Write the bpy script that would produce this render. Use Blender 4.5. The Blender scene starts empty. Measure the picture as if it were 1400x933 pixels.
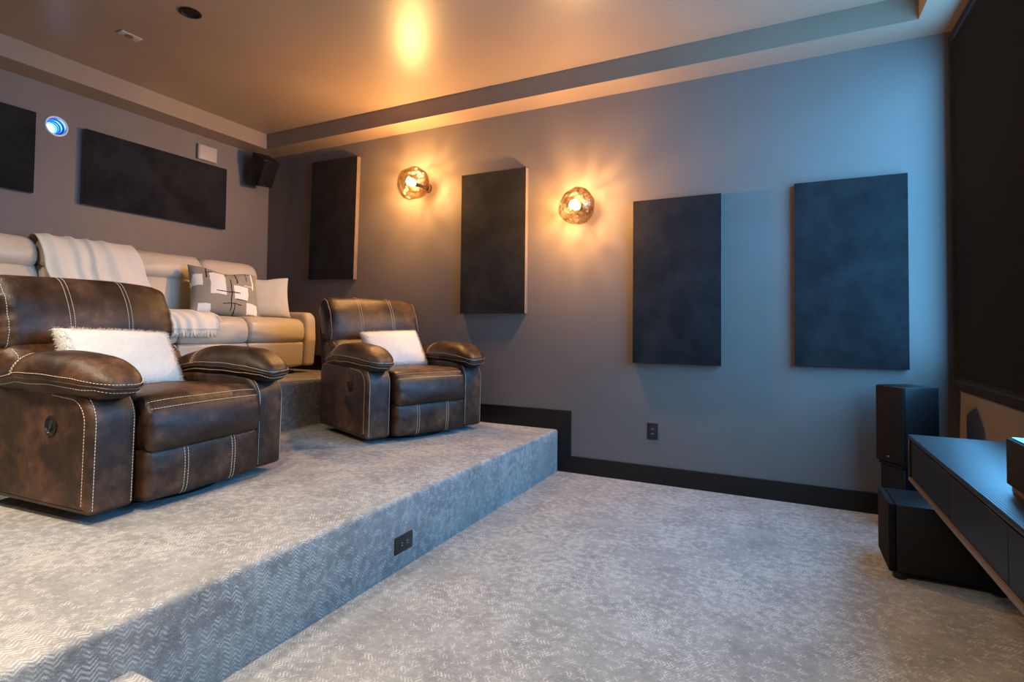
import bpy, bmesh, math, random
from mathutils import Vector, Matrix, Euler, noise
random.seed(7)
C = bpy.context.scene.collection
SC = bpy.context.scene
PI = math.pi

# ------------------------------------------------------------------ camera
H = 1.1397                      # camera height above the lower floor
def cam_axes(yaw, pitch, roll):
    y, p, r = (math.radians(a) for a in (yaw, pitch, roll))
    f = Vector((-math.sin(y)*math.cos(p), math.cos(y)*math.cos(p), math.sin(p)))
    R = f.cross(Vector((0, 0, 1))).normalized(); U = R.cross(f)
    return R*math.cos(r)+U*math.sin(r), -R*math.sin(r)+U*math.cos(r), f
R_, U_, F_ = cam_axes(26.5186, 1.6019, 0.6069)
cam = bpy.data.cameras.new('camera'); cam.sensor_width = 36; cam.lens = 739.9966/1400*36
cam.shift_y = -(466.5-427.966)/1400; cam.clip_start = 0.02
co = bpy.data.objects.new('camera', cam); C.objects.link(co)
m = Matrix((R_, U_, -F_)).transposed().to_4x4(); m.translation = (0, 0, H)
co.matrix_world = m
SC.camera = co

# ------------------------------------------------------------------ world, exposure, large lights
w = bpy.data.worlds.new('world'); SC.world = w; w.use_nodes = True
w.node_tree.nodes['Background'].inputs[0].default_value = (0.02, 0.02, 0.022, 1)
SC.view_settings.view_transform = 'Standard'; SC.view_settings.look = 'None'
SC.view_settings.exposure = 0.0; SC.view_settings.gamma = 1.0; SC.view_settings.use_curve_mapping = False
SC.cycles.sample_clamp_indirect = 4.0
SC.cycles.max_bounces = 10; SC.cycles.diffuse_bounces = 5; SC.cycles.transparent_max_bounces = 12

XS, XB, D, YN = 0.945, -5.0485, 4.092, -1.0      # screen wall, back wall, side wall, near wall
ZS, ZC = 2.975, 3.1277                            # soffit and tray ceiling heights
Z1, Z2 = 0.333, 0.69                              # the two carpeted platforms
X1, X2 = -1.607, -3.43
SCR_W, WARM_W, FILL_W = 170.0, 130.0, 37.0

def area(name, loc, rot, sx, sy, power, col, shape='RECTANGLE', spread=PI):
    l = bpy.data.lights.new(name, 'AREA'); l.shape = shape; l.size = sx; l.size_y = sy
    l.energy = power; l.color = col; l.spread = spread
    o = bpy.data.objects.new(name, l); C.objects.link(o); o.location = loc; o.rotation_euler = rot
    return o
# blue area lamp added before the black screen, standing in for its projected light
area('screen_standin_light', (0.903, 2.86, 1.90), (0, PI/2, 0), 1.95, 2.15, SCR_W, (0.13, 0.50, 1.0))

# ------------------------------------------------------------------ materials
def mat(name, col=(.5, .5, .5), rough=.5, spec=.5, metal=0.0, **kw):
    m = bpy.data.materials.new(name); m.use_nodes = True
    b = m.node_tree.nodes['Principled BSDF']
    b.inputs['Base Color'].default_value = (*col, 1); b.inputs['Roughness'].default_value = rough
    b.inputs['Specular IOR Level'].default_value = spec; b.inputs['Metallic'].default_value = metal
    for k, v in kw.items(): b.inputs[k.replace('_', ' ')].default_value = v
    return m
class G:
    """small node-graph helper"""
    def __init__(s, m): s.t = m.node_tree; s.b = s.t.nodes.get('Principled BSDF')
    def n(s, typ, **kw):
        x = s.t.nodes.new(typ)
        for k, v in kw.items():
            if k.startswith('i_'): x.inputs[k[2:].replace('_', ' ')].default_value = v
            else: setattr(x, k, v)
        return x
    def l(s, a, b): s.t.links.new(a, b)
    def math(s, op, a, b=None, c=None):
        x = s.n('ShaderNodeMath', operation=op)
        for i, v in enumerate((a, b, c)):
            if v is None: continue
            if isinstance(v, (int, float)): x.inputs[i].default_value = v
            else: s.l(v, x.inputs[i])
        return x.outputs[0]
    def coord(s, kind='Object'): return s.n('ShaderNodeTexCoord').outputs[kind]
    def scale(s, vec, sc):
        x = s.n('ShaderNodeMapping'); x.inputs['Scale'].default_value = sc; s.l(vec, x.inputs[0]); return x.outputs[0]
    def noise(s, vec, sc, det=4, rough=.55):
        x = s.n('ShaderNodeTexNoise'); x.inputs['Scale'].default_value = sc
        x.inputs['Detail'].default_value = det; x.inputs['Roughness'].default_value = rough
        s.l(vec, x.inputs['Vector']); return x.outputs['Fac']
    def ramp(s, fac, stops):
        x = s.n('ShaderNodeValToRGB'); e = x.color_ramp.elements
        while len(e) < len(stops): e.new(0.5)
        for k, (p, c) in enumerate(stops): e[k].position = p; e[k].color = (*c, 1) if len(c) == 3 else c
        s.l(fac, x.inputs[0]); return x.outputs[0]
    def mix(s, fac, a, b, bt='MIX'):
        x = s.n('ShaderNodeMix', data_type='RGBA', blend_type=bt)
        for sock, v in ((x.inputs[0], fac), (x.inputs[6], a), (x.inputs[7], b)):
            if isinstance(v, (int, float)): sock.default_value = v
            elif isinstance(v, tuple): sock.default_value = (*v, 1)
            else: s.l(v, sock)
        return x.outputs[2]
    def bump(s, h, strength=.3, dist=.01):
        x = s.n('ShaderNodeBump'); x.inputs['Strength'].default_value = strength; x.inputs['Distance'].default_value = dist
        s.l(h, x.inputs['Height']); s.l(x.outputs[0], s.b.inputs['Normal']); return x

def paint(name, col, rough=.5, spec=.3):
    m = mat(name, col, rough, spec); g = G(m); c = g.coord()
    n1 = g.noise(c, 1.6, 3)
    g.l(g.ramp(n1, [(.3, tuple(x*.94 for x in col)), (.7, tuple(x*1.06 for x in col))]), g.b.inputs['Base Color'])
    g.bump(g.noise(c, 140, 2), .06, .002)
    return m
M_WALL = paint('wall_paint', (.150, .122, .106), .5, .35)
M_CEIL = paint('ceiling_paint', (.24, .172, .122), .37, .5)

def carpet():
    m = mat('carpet_pile', (.4, .38, .35), .95, .1); g = G(m); b = g.b
    b.inputs['Sheen Weight'].default_value = .15
    c = g.coord(); sp = g.n('ShaderNodeSeparateXYZ'); g.l(c, sp.inputs[0])
    wob = g.noise(c, 14, 2)
    u = g.math('MULTIPLY_ADD', wob, .012, sp.outputs[1])
    v = g.math('SUBTRACT', sp.outputs[0], sp.outputs[2])
    v = g.math('MULTIPLY_ADD', g.noise(c, 9, 2), .03, v)
    tri = g.math('PINGPONG', g.math('MULTIPLY', u, 1/.020), 1.0)          # legs of the chevrons
    ph = g.math('MULTIPLY_ADD', tri, .0185, v)
    s = g.math('SINE', g.math('MULTIPLY', ph, 2*PI/.0145))
    brk = g.noise(g.scale(c, (1, 1, 1)), 30, 3, .6)
    brk2 = g.noise(c, 2.6, 3)
    msk = g.math('ADD', g.math('MULTIPLY', g.math('SUBTRACT', brk, .46), 6.0), g.math('MULTIPLY', g.math('SUBTRACT', brk2, .5), 3.0))
    msk = g.math('MINIMUM', g.math('MAXIMUM', msk, 0.0), 1.0)
    st = g.math('MULTIPLY', g.math('MULTIPLY_ADD', s, .5, .5), msk)
    fine = g.math('ADD', g.math('MULTIPLY', g.noise(c, 260, 3, .8), .55), g.math('MULTIPLY', g.noise(c, 75, 3, .7), .45))
    fine = g.math('MINIMUM', g.math('MAXIMUM', g.math('MULTIPLY_ADD', g.math('SUBTRACT', fine, .5), 2.6, .5), 0.0), 1.0)
    patch = g.noise(c, 5.5, 5, .7)
    base = g.ramp(patch, [(.32, (.255, .243, .228)), (.5, (.34, .325, .305)), (.68, (.44, .42, .39))])
    col = g.mix(g.math('MULTIPLY', st, .85), base, (.72, .69, .64))
    col = g.mix(g.math('MULTIPLY', fine, .62), col, g.mix(1.0, col, (.30, .295, .29), 'MULTIPLY'))
    g.l(col, b.inputs['Base Color'])
    hgt = g.math('ADD', g.math('MULTIPLY', st, .4), g.math('MULTIPLY', fine, 1.2))
    g.bump(hgt, .75, .006)
    return m
M_CARPET = carpet()
M_BASE = mat('dark_stained_board', (.010, .0075, .006), .34, .35)
g = G(M_BASE); g.bump(g.noise(g.scale(g.coord(), (3, 40, 40)), 8), .08, .002)

def leather(name, stops, rough=.42, spec=.45, sc=5.0, bs=.15):
    m = mat(name, (.1, .06, .04), rough, spec); g = G(m); c = g.coord()
    a = g.noise(c, sc, 6, .62); b2 = g.noise(c, sc*5, 4, .6)
    f = g.math('ADD', g.math('MULTIPLY', a, .78), g.math('MULTIPLY', b2, .22))
    g.l(g.ramp(f, stops), g.b.inputs['Base Color'])
    g.l(g.ramp(a, [(.3, (rough*.85,)*3), (.7, (min(1, rough*1.25),)*3)]), g.b.inputs['Roughness'])
    v = g.n('ShaderNodeTexVoronoi'); v.inputs['Scale'].default_value = 230; g.l(c, v.inputs['Vector'])
    wr = g.noise(g.scale(c, (3, 3, 1.2)), 6, 3, .6)
    h = g.math('ADD', g.math('MULTIPLY', v.outputs['Distance'], .25), g.math('MULTIPLY', wr, 1.6))
    g.bump(h, bs, .02)
    return m
M_BROWN = leather('distressed_brown_leather', [(.34, (.014, .0068, .0044)), (.48, (.034, .0165, .0096)), (.58, (.078, .036, .018)), (.72, (.165, .084, .044))], .42, .36)
M_CREAM = leather('cream_leather', [(.3, (.50, .425, .325)), (.7, (.60, .52, .405))], .40, .45, 3.0, .10)
M_THREAD = mat('cream_thread', (.72, .62, .46), .8, .2)
M_BLACK = mat('matte_black', (.006, .006, .0065), .5, .15)
M_BLACKMETAL = mat('black_metal', (.014, .014, .015), .35, .5, .6)
M_PLASTIC = mat('black_plastic', (.012, .012, .012), .35, .5)

def fabric(name, a, b2, sc=120, rough=.95, sheen=.2, bs=.3):
    m = mat(name, a, rough, .15); g = G(m); c = g.coord()
    g.b.inputs['Sheen Weight'].default_value = sheen; g.b.inputs['Sheen Roughness'].default_value = .4
    f = g.math('ADD', g.math('MULTIPLY', g.noise(c, 3.5, 5, .65), .6), g.math('MULTIPLY', g.noise(c, sc, 3), .4))
    g.l(g.ramp(f, [(.36, a), (.64, b2)]), g.b.inputs['Base Color'])
    g.bump(g.noise(c, sc*2.5, 2), bs, .003)
    return m
M_PANEL = fabric('dark_brushed_suede', (.0110, .0112, .0120), (.0225, .0222, .0230), 9, sheen=.02, bs=.1)
M_PANEL.node_tree.nodes['Principled BSDF'].inputs['Specular IOR Level'].default_value = .06
M_PANELEDGE = fabric('panel_edge_suede', (.10, .07, .05), (.17, .12, .085), 60)
M_THROW = fabric('ivory_wool', (.74, .68, .56), (.82, .77, .65), 260)
M_FURBASE = fabric('white_plush', (.62, .58, .51), (.70, .66, .59), 45, bs=.9)
M_FUR = mat('white_fur', (.74, .70, .62), .9, .1)
g = G(M_FUR); tl = g.n('ShaderNodeBsdfTranslucent'); tl.inputs[0].default_value = (.74, .70, .62, 1); mx = g.n('ShaderNodeMixShader'); mx.inputs[0].default_value = .5
g.l(g.b.outputs[0], mx.inputs[1]); g.l(tl.outputs[0], mx.inputs[2]); g.l(mx.outputs[0], M_FUR.node_tree.nodes['Material Output'].inputs[0])
M_LINEN = fabric('pale_linen', (.47, .445, .385), (.58, .555, .49), 330, bs=.5)
M_GRILLE = fabric('speaker_cloth', (.006, .0055, .0055), (.012, .010, .0095), 400, sheen=0.0)
M_VELVET = fabric('black_velvet', (.004, .004, .005), (.010, .010, .012), 200, sheen=.02)
M_SCREEN = mat('black_screen', (.0085, .0095, .011), .9, .05)
M_OFFWHITE = mat('tan_painted_plastic', (.36, .31, .27), .45, .4)
M_SUB = mat('black_vinyl', (.006, .0065, .007), .42, .35)
g = G(M_SUB); g.bump(g.noise(g.coord(), 500, 2), .1, .002)
def blackwood():
    m = mat('black_oak', (.015, .014, .014), .42, .36); g = G(m); c = g.coord()
    wv = g.n('ShaderNodeTexWave', wave_type='BANDS', bands_direction='X'); wv.inputs['Scale'].default_value = 38
    wv.inputs['Distortion'].default_value = 2.5; wv.inputs['Detail'].default_value = 3; wv.inputs['Detail Scale'].default_value = 2
    g.l(g.scale(c, (1, .12, 1)), wv.inputs['Vector'])
    f = wv.outputs['Fac']
    g.l(g.ramp(f, [(.3, (.004, .0037, .0037)), (.7, (.024, .021, .020))]), g.b.inputs['Base Color'])
    g.bump(f, .3, .0012)
    return m
M_OAK = blackwood()
M_DOOR = mat('black_brown_veneer', (.008, .0058, .005), .45, .12)
g = G(M_DOOR); g.bump(g.noise(g.scale(g.coord(), (30, 4, 60)), 6), .1, .002)
M_WOODEDGE = mat('dark_walnut_edge', (.10, .062, .040), .4, .4)
M_CHROME = mat('chrome', (.8, .8, .8), .15, .5, 1.0)
def emis(name, col, s):
    m = mat(name, (.02, .02, .02)); b = m.node_tree.nodes['Principled BSDF']
    b.inputs['Emission Color'].default_value = (*col, 1); b.inputs['Emission Strength'].default_value = s
    return m
M_BULB = emis('lit_bulb', (1.0, .57, .22), 1.0)
M_LENS = emis('projector_beam', (.30, .62, 1.0), 22)
M_RECESS = mat('barrel_painted_glow', (.03, .22, .60), .3, .5)  # blue glow of the projector lens painted into the base colour
M_RING = mat('white_trim_ring', (.75, .75, .78), .35, .5)

def glass():
    m = bpy.data.materials.new('amber_glass'); m.use_nodes = True; g = G(m); t = m.node_tree
    t.nodes.remove(t.nodes['Principled BSDF']); out = t.nodes['Material Output']
    c = g.coord()
    n1 = g.noise(c, 9, 3, .6); n2 = g.noise(c, 26, 3, .6)
    h = g.math('ADD', n1, g.math('MULTIPLY', n2, .35))
    bm_ = g.n('ShaderNodeBump'); bm_.inputs['Strength'].default_value = .9; bm_.inputs['Distance'].default_value = .05; g.l(h, bm_.inputs['Height'])
    tr = g.n('ShaderNodeBsdfTransparent'); g.l(g.ramp(n2, [(.35, (.50, .40, .27)), (.5, (.86, .78, .64)), (.62, (1, .96, .88))]), tr.inputs[0])
    gl = g.n('ShaderNodeBsdfGlossy'); gl.inputs['Roughness'].default_value = .06; gl.inputs['Color'].default_value = (1, .82, .55, 1); g.l(bm_.outputs[0], gl.inputs['Normal'])
    lw = g.n('ShaderNodeLayerWeight'); lw.inputs['Blend'].default_value = .42; g.l(bm_.outputs[0], lw.inputs['Normal'])
    fac = g.math('MULTIPLY_ADD', lw.outputs['Fresnel'], .75, .05)
    mx = g.n('ShaderNodeMixShader'); g.l(fac, mx.inputs[0]); g.l(tr.outputs[0], mx.inputs[1]); g.l(gl.outputs[0], mx.inputs[2])
    g.l(mx.outputs[0], out.inputs[0])
    return m
M_GLASS = glass()

def patterned():
    """grey-beige cover printed with white blocks and thin dark grid strokes; local x, y of the pillow"""
    m = mat('printed_cover', (.3, .27, .22), .95, .1); g = G(m); c = g.coord()
    wob = g.n('ShaderNodeTexNoise'); wob.inputs['Scale'].default_value = 9; g.l(c, wob.inputs['Vector'])
    vm = g.n('ShaderNodeVectorMath', operation='MULTIPLY_ADD'); vm.inputs[1].default_value = (.034,)*3
    g.l(wob.outputs['Color'], vm.inputs[0]); g.l(c, vm.inputs[2])
    sp = g.n('ShaderNodeSeparateXYZ'); g.l(vm.outputs[0], sp.inputs[0]); x, y = sp.outputs[0], sp.outputs[1]
    def rect(cx, cy, hx, hy):
        a = g.math('LESS_THAN', g.math('ABSOLUTE', g.math('SUBTRACT', x, cx+.017)), hx)
        b = g.math('LESS_THAN', g.math('ABSOLUTE', g.math('SUBTRACT', y, cy+.017)), hy)
        return g.math('MULTIPLY', a, b)
    def union(rs):
        r = rect(*rs[0])
        for q in rs[1:]: r = g.math('MAXIMUM', r, rect(*q))
        return r
    white = union([(-.085, .035, .062, .11), (.105, -.035, .062, .066), (-.235, .06, .036, .06), (.205, -.17, .05, .045), (-.19, -.20, .05, .028), (.225, .12, .007, .10), (.18, .05, .05, .004)])
    dark = union([(-.17, .16, .005, .075), (-.15, .145, .03, .005), (.02, -.06, .005, .15), (.0, -.045, .10, .005), (.03, -.150, .08, .004), (.075, .14, .005, .085), (.165, .165, .004, .06), (.05, -.19, .004, .05), (.0, .18, .004, .05), (.185, .20, .035, .004), (.11, -.105, .05, .004)])
    n = g.noise(c, 300, 2)
    base = g.ramp(n, [(.3, (.25, .222, .178)), (.7, (.35, .315, .258))])
    col = g.mix(white, base, (.83, .80, .74)); col = g.mix(dark, col, (.035, .028, .022))
    g.l(col, g.b.inputs['Base Color']); g.bump(n, .3, .003)
    return m
M_PRINT = patterned()

# ------------------------------------------------------------------ mesh helpers
class MB:
    def __init__(s): s.v = []; s.f = []
    def add(s, vs, fs):
        o = len(s.v); s.v += [tuple(p) for p in vs]; s.f += [tuple(i+o for i in f) for f in fs]; return s
    def box(s, x0, x1, y0, y1, z0, z1):
        return s.add([(x0, y0, z0), (x1, y0, z0), (x1, y1, z0), (x0, y1, z0), (x0, y0, z1), (x1, y0, z1), (x1, y1, z1), (x0, y1, z1)],
              [(0, 3, 2, 1), (4, 5, 6, 7), (0, 1, 5, 4), (1, 2, 6, 5), (2, 3, 7, 6), (3, 0, 4, 7)])
    def bbox(s, x0, x1, y0, y1, z0, z1, r=.004, seg=2):
        """bevelled box"""
        b = bmesh.new()
        mb = MB().box(x0, x1, y0, y1, z0, z1)
        vs = [b.verts.new(p) for p in mb.v]
        for f in mb.f: b.faces.new([vs[i] for i in f])
        bmesh.ops.bevel(b, geom=list(b.edges), offset=r, segments=seg, profile=.5, affect='EDGES')
        b.verts.ensure_lookup_table(); b.verts.index_update()
        s.add([v.co[:] for v in b.verts], [[v.index for v in f.verts] for f in b.faces]); b.free(); return s
    def lathe(s, prof, n=32, axis='Z', at=(0, 0, 0)):
        vs = []; fs = []
        for r, h in prof:
            for k in range(n):
                a = 2*PI*k/n; p = (r*math.cos(a), r*math.sin(a), h)
                if axis == 'X': p = (p[2], p[0], p[1])
                if axis == 'Y': p = (p[0], p[2], p[1])
                vs.append((p[0]+at[0], p[1]+at[1], p[2]+at[2]))
        for j in range(len(prof)-1):
            for k in range(n):
                k2 = (k+1) % n; fs.append((j*n+k, j*n+k2, (j+1)*n+k2, (j+1)*n+k))
        s.add(vs, fs)
        return s
    def tube(s, pts, r, n=8, closed=False):
        pts = [Vector(p) for p in pts]; L = len(pts); vs = []; fs = []
        up = Vector((0, 0, 1))
        for i, p in enumerate(pts):
            a = pts[(i-1) % L] if (closed or i) else pts[0]; b = pts[(i+1) % L] if (closed or i < L-1) else pts[-1]
            t = (b-a).normalized(); x = t.cross(up)
            if x.length < 1e-3: x = t.cross(Vector((1, 0, 0)))
            x.normalize(); y = t.cross(x)
            rr = r[i] if isinstance(r, (list, tuple)) else r
            for k in range(n): vs.append(p+(x*math.cos(2*PI*k/n)+y*math.sin(2*PI*k/n))*rr)
        for i in range(L if closed else L-1):
            for k in range(n):
                k2 = (k+1) % n; i2 = (i+1) % L
                fs.append((i*n+k, i*n+k2, i2*n+k2, i2*n+k))
        if not closed: fs += [tuple(range(n))[::-1], tuple(range((L-1)*n, L*n))]
        return s.add(vs, fs)
    def mesh(s, name, mt, smooth=True, angle=40):
        me = bpy.data.meshes.new(name); me.from_pydata(s.v, [], s.f); me.validate()
        b = bmesh.new(); b.from_mesh(me); bmesh.ops.recalc_face_normals(b, faces=b.faces); b.to_mesh(me); b.free()
        for mm in (mt if isinstance(mt, list) else [mt]): me.materials.append(mm)
        if smooth:
            me.polygons.foreach_set('use_smooth', [True]*len(me.polygons)); me.set_sharp_from_angle(angle=math.radians(angle))
        return me
    def build(s, name, mt, parent=None, smooth=True, angle=40, loc=None, rot=None):
        o = bpy.data.objects.new(name, s.mesh(name, mt, smooth, angle)); C.objects.link(o)
        if parent: o.parent = parent
        if loc: o.location = loc
        if rot: o.rotation_euler = rot
        return o
def tag(o, label=None, cat=None, group=None, kind=None):
    for k, v in (('label', label), ('category', cat), ('group', group), ('kind', kind)):
        if v: o[k] = v
    return o
def thing(name, label, cat, loc=(0, 0, 0), rot=(0, 0, 0), group=None):
    o = bpy.data.objects.new(name, None); C.objects.link(o); o.location = loc; o.rotation_euler = rot
    o.empty_display_size = .1
    return tag(o, label, cat, group)
def struct(o, label=None): return tag(o, label, kind='structure')

def fillet(poly, n=6):
    """closed polygon [(x, z, r)] -> points with rounded corners"""
    out = []; L = len(poly)
    for i in range(L):
        p = Vector(poly[i][:2]); r = poly[i][2]
        a = (Vector(poly[i-1][:2])-p); b = (Vector(poly[(i+1) % L][:2])-p); la, lb = a.length, b.length; a.normalize(); b.normalize()
        th = a.angle(b); d = min(r/math.tan(th/2), la*.49, lb*.49); rr = d*math.tan(th/2)
        c = p+(a+b).normalized()*(rr/math.sin(th/2))
        s0 = p+a*d; s1 = p+b*d; v0 = s0-c; v1 = s1-c
        ang = v0.angle_signed(v1)
        for k in range(n+1):
            t = ang*k/n; cs, sn = math.cos(-t), math.sin(-t)
            out.append((c.x+v0.x*cs-v0.y*sn, c.y+v0.x*sn+v0.y*cs))
    return out
def catmull(ctrl, n=5):
    out = []; L = len(ctrl)
    for i in range(L):
        p0, p1, p2, p3 = (Vector(ctrl[(i+k-1) % L]) for k in range(4))
        for j in range(n):
            t = j/n
            q = .5*((2*p1)+(-p0+p2)*t+(2*p0-5*p1+4*p2-p3)*t*t+(-p0+3*p1-3*p2+p3)*t**3); out.append((q.x, q.y))
    return out

class Prof:
    """a closed xz profile swept along y with rounded, inset ends and an optional crown; P(t, y) is a point on it"""
    def __init__(s, pts, y0, y1, ry=.03, rin=.03, crown=0.0, ny=10, nr=5, wrinkle=0.0, seed=0):
        s.pts = [Vector(p) for p in pts]; s.y0, s.y1, s.ry, s.rin, s.crown = y0, y1, ry, rin, crown
        s.wr, s.seed = wrinkle, seed
        ar = sum(a.x*b.y-b.x*a.y for a, b in zip(s.pts, s.pts[1:]+s.pts[:1])); s.sg = 1 if ar > 0 else -1
        L = len(s.pts); s.nrm = []
        for i in range(L):
            t = (s.pts[(i+1) % L]-s.pts[i-1]).normalized(); s.nrm.append(Vector((t.y, -t.x))*s.sg)
        s.cum = [0.0]
        for i in range(L): s.cum.append(s.cum[-1]+(s.pts[(i+1) % L]-s.pts[i]).length)
        s.ys = []
        for k in range(nr+1): a = PI/2*k/nr; s.ys.append(y0+ry*(1-math.sin(PI/2-a) if 0 else 1-math.cos(a)))
        for k in range(1, ny): s.ys.append(y0+ry+(y1-y0-2*ry)*k/ny)
        for k in range(nr+1): a = PI/2*(nr-k)/nr; s.ys.append(y1-ry*(1-math.cos(a)))
    def off(s, y):
        t = min(y-s.y0, s.y1-y); ins = 0.0
        if t < s.ry: q = 1-max(t, 0)/s.ry; ins = s.rin*(1-math.sqrt(max(0, 1-q*q)))
        u = 2*(y-s.y0)/(s.y1-s.y0)-1
        return -ins+s.crown*(1-u**4)
    def at(s, i, y, inf=0.0):
        o = s.off(y)+inf
        p = s.pts[i]+s.nrm[i]*o
        if s.wr:
            q = Vector((p.x*2.2, y*2.2, p.y*4.5)); edge = max(0, 1-min(y-s.y0, s.y1-y)/.14)
            dz = noise.noise(q*2.2+Vector((s.seed,)*3))*s.wr*(.6+1.4*edge)
            p = p+s.nrm[i]*(dz+s.wr*.45*max(0, edge-.25)*math.sin(s.cum[i]*95+6*noise.noise(Vector((s.cum[i]*9, s.seed, 0)))))
        return Vector((p.x, y, p.y))
    def P(s, t, y, inf=0.0):
        t = (t % 1.0)*s.cum[-1]; lo, hi = 0, len(s.cum)-1
        while hi-lo > 1:
            md = (lo+hi)//2
            if s.cum[md] <= t: lo = md
            else: hi = md
        L = len(s.pts); k = (t-s.cum[lo])/max(1e-9, s.cum[lo+1]-s.cum[lo])
        return s.at(lo % L, y, inf).lerp(s.at((lo+1) % L, y, inf), k)
    def near(s, x, z):
        """profile parameter closest to (x, z)"""
        q = Vector((x, z)); i = min(range(len(s.pts)), key=lambda k: (s.pts[k]-q).length); return s.cum[i]/s.cum[-1]
    def mb(s, mb=None):
        mb = mb or MB(); L = len(s.pts); vs = []; fs = []
        for y in s.ys: vs += [s.at(i, y) for i in range(L)]
        for j in range(len(s.ys)-1):
            for i in range(L):
                i2 = (i+1) % L; fs.append((j*L+i, j*L+i2, (j+1)*L+i2, (j+1)*L+i))
        fs.append(tuple(range(L))); fs.append(tuple(range((len(s.ys)-1)*L, len(s.ys)*L)))
        return mb.add(vs, fs)

class Soft:
    """rounded, crowned block; P(q) maps a point of the cube surface [-1,1]^3 onto it"""
    def __init__(s, half, r, crown=(0, 0, 0), deform=None, nf=8, nr=4):
        s.h, s.r, s.c, s.d = Vector(half), r, crown, deform; s.nf, s.nr = nf, nr
    def P(s, q, inf=0.0):
        p = Vector((q[0]*s.h.x, q[1]*s.h.y, q[2]*s.h.z))
        rr = [min(s.r if not isinstance(s.r, tuple) else s.r[i], s.h[i]) for i in range(3)]
        inn = Vector(max(-(s.h[i]-rr[i]), min(s.h[i]-rr[i], p[i])) for i in range(3))
        dd = Vector(((p[i]-inn[i])/rr[i] if rr[i] > 0 else 0) for i in range(3)); dd.normalize()
        v = inn+Vector(dd[i]*(rr[i]+inf) for i in range(3))
        u = [v[i]/s.h[i] for i in range(3)]
        for i in range(3):
            if s.c[i]:
                j, k = (i+1) % 3, (i+2) % 3
                v[i] += s.c[i]*u[i]*max(0, 1-u[j]**2)*max(0, 1-u[k]**2)
        if s.d: v = Vector(s.d(v, u))
        return v
    def grid(s, i):
        rr = (s.r[i] if isinstance(s.r, tuple) else s.r); k = min(rr/s.h[i], .999)
        g = [-1+k*(1-math.cos(PI/2*a/s.nr)) * 1.0 for a in range(s.nr+1)]
        g = [-1+k*math.tan(PI/4*a/s.nr) for a in range(s.nr+1)]
        m_ = [-1+k+(2-2*k)*a/s.nf for a in range(1, s.nf)]
        return g+m_+[-x for x in reversed(g)]
    def mb(s, mb=None):
        mb = mb or MB(); key = {}; vs = []; fs = []
        gs = [s.grid(i) for i in range(3)]
        def vid(a, b, c):
            if (a, b, c) not in key: key[(a, b, c)] = len(vs); vs.append(s.P((gs[0][a], gs[1][b], gs[2][c])))
            return key[(a, b, c)]
        n = [len(x)-1 for x in gs]
        for ax in range(3):
            j, k = (ax+1) % 3, (ax+2) % 3
            for side in (0, n[ax]):
                for a in range(n[j]):
                    for b in range(n[k]):
                        q = []
                        for da, db in ((0, 0), (1, 0), (1, 1), (0, 1)):
                            t = [0, 0, 0]; t[ax] = side; t[j] = a+da; t[k] = b+db; q.append(vid(*t))
                        fs.append(tuple(q if side else q[::-1]))
        return mb.add(vs, fs)

def dashes(mb, pts, dash=.0085, gap=.0045, wd=.0013):
    """sewing stitches along a polyline"""
    pts = [Vector(p) for p in pts]; seg = []
    cum = [0]
    for a, b in zip(pts, pts[1:]): cum.append(cum[-1]+(b-a).length)
    def at(t):
        for i in range(len(pts)-1):
            if t <= cum[i+1]: return pts[i].lerp(pts[i+1], (t-cum[i])/max(1e-9, cum[i+1]-cum[i]))
        return pts[-1]
    t = 0.0
    while t+dash < cum[-1]:
        a, b = at(t), at(t+dash); t += dash+gap
        d = (b-a)
        if d.length < 1e-5: continue
        d.normalize(); x = d.orthogonal().normalized(); y = d.cross(x)
        vs = [p+(x*cx+y*cy)*wd for p in (a, b) for cx, cy in ((1, 0), (0, 1), (-1, 0), (0, -1))]
        mb.add(vs, [(0, 1, 5, 4), (1, 2, 6, 5), (2, 3, 7, 6), (3, 0, 4, 7), (0, 3, 2, 1), (4, 5, 6, 7)])
    return mb
def copy_tree(o, parent=None):
    c = o.copy(); C.objects.link(c)
    if parent: c.parent = parent
    for ch in list(o.children): copy_tree(ch, c)
    return c

# ------------------------------------------------------------------ the room shell
T = .12
struct(MB().box(XB-T, XS+T, YN-T, D+T, -.1, 0).build('floor', M_CARPET, smooth=False), 'grey patterned carpet of the lower floor')
struct(MB().bbox(XB-.02, X1, YN-.02, D-.0185, -.05, Z1, .022, 4).build('floor.001', M_CARPET), 'lower carpeted platform under the two brown recliners')
struct(MB().bbox(XB-.02, X2, YN-.02, D-.0185, Z1-.05, Z2, .022, 4).build('floor.002', M_CARPET), 'upper carpeted platform under the cream sofa')
struct(MB().bbox(X1-.05, X1+.30, YN-.02, .906, -.05, .185, .018, 4).build('floor.003', M_CARPET), 'low carpeted step against the platform front')
struct(MB().box(XB-T, XS+T, D, D+T, 0, ZC+.1).build('wall_side', M_WALL, smooth=False))
struct(MB().box(XS, XS+T, YN-T, D, 0, ZC+.1).build('wall_front', M_WALL, smooth=False))
struct(MB().box(XB-T, XS+T, YN-T, YN, 0, ZC+.1).build('wall_near', M_WALL, smooth=False))
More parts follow.
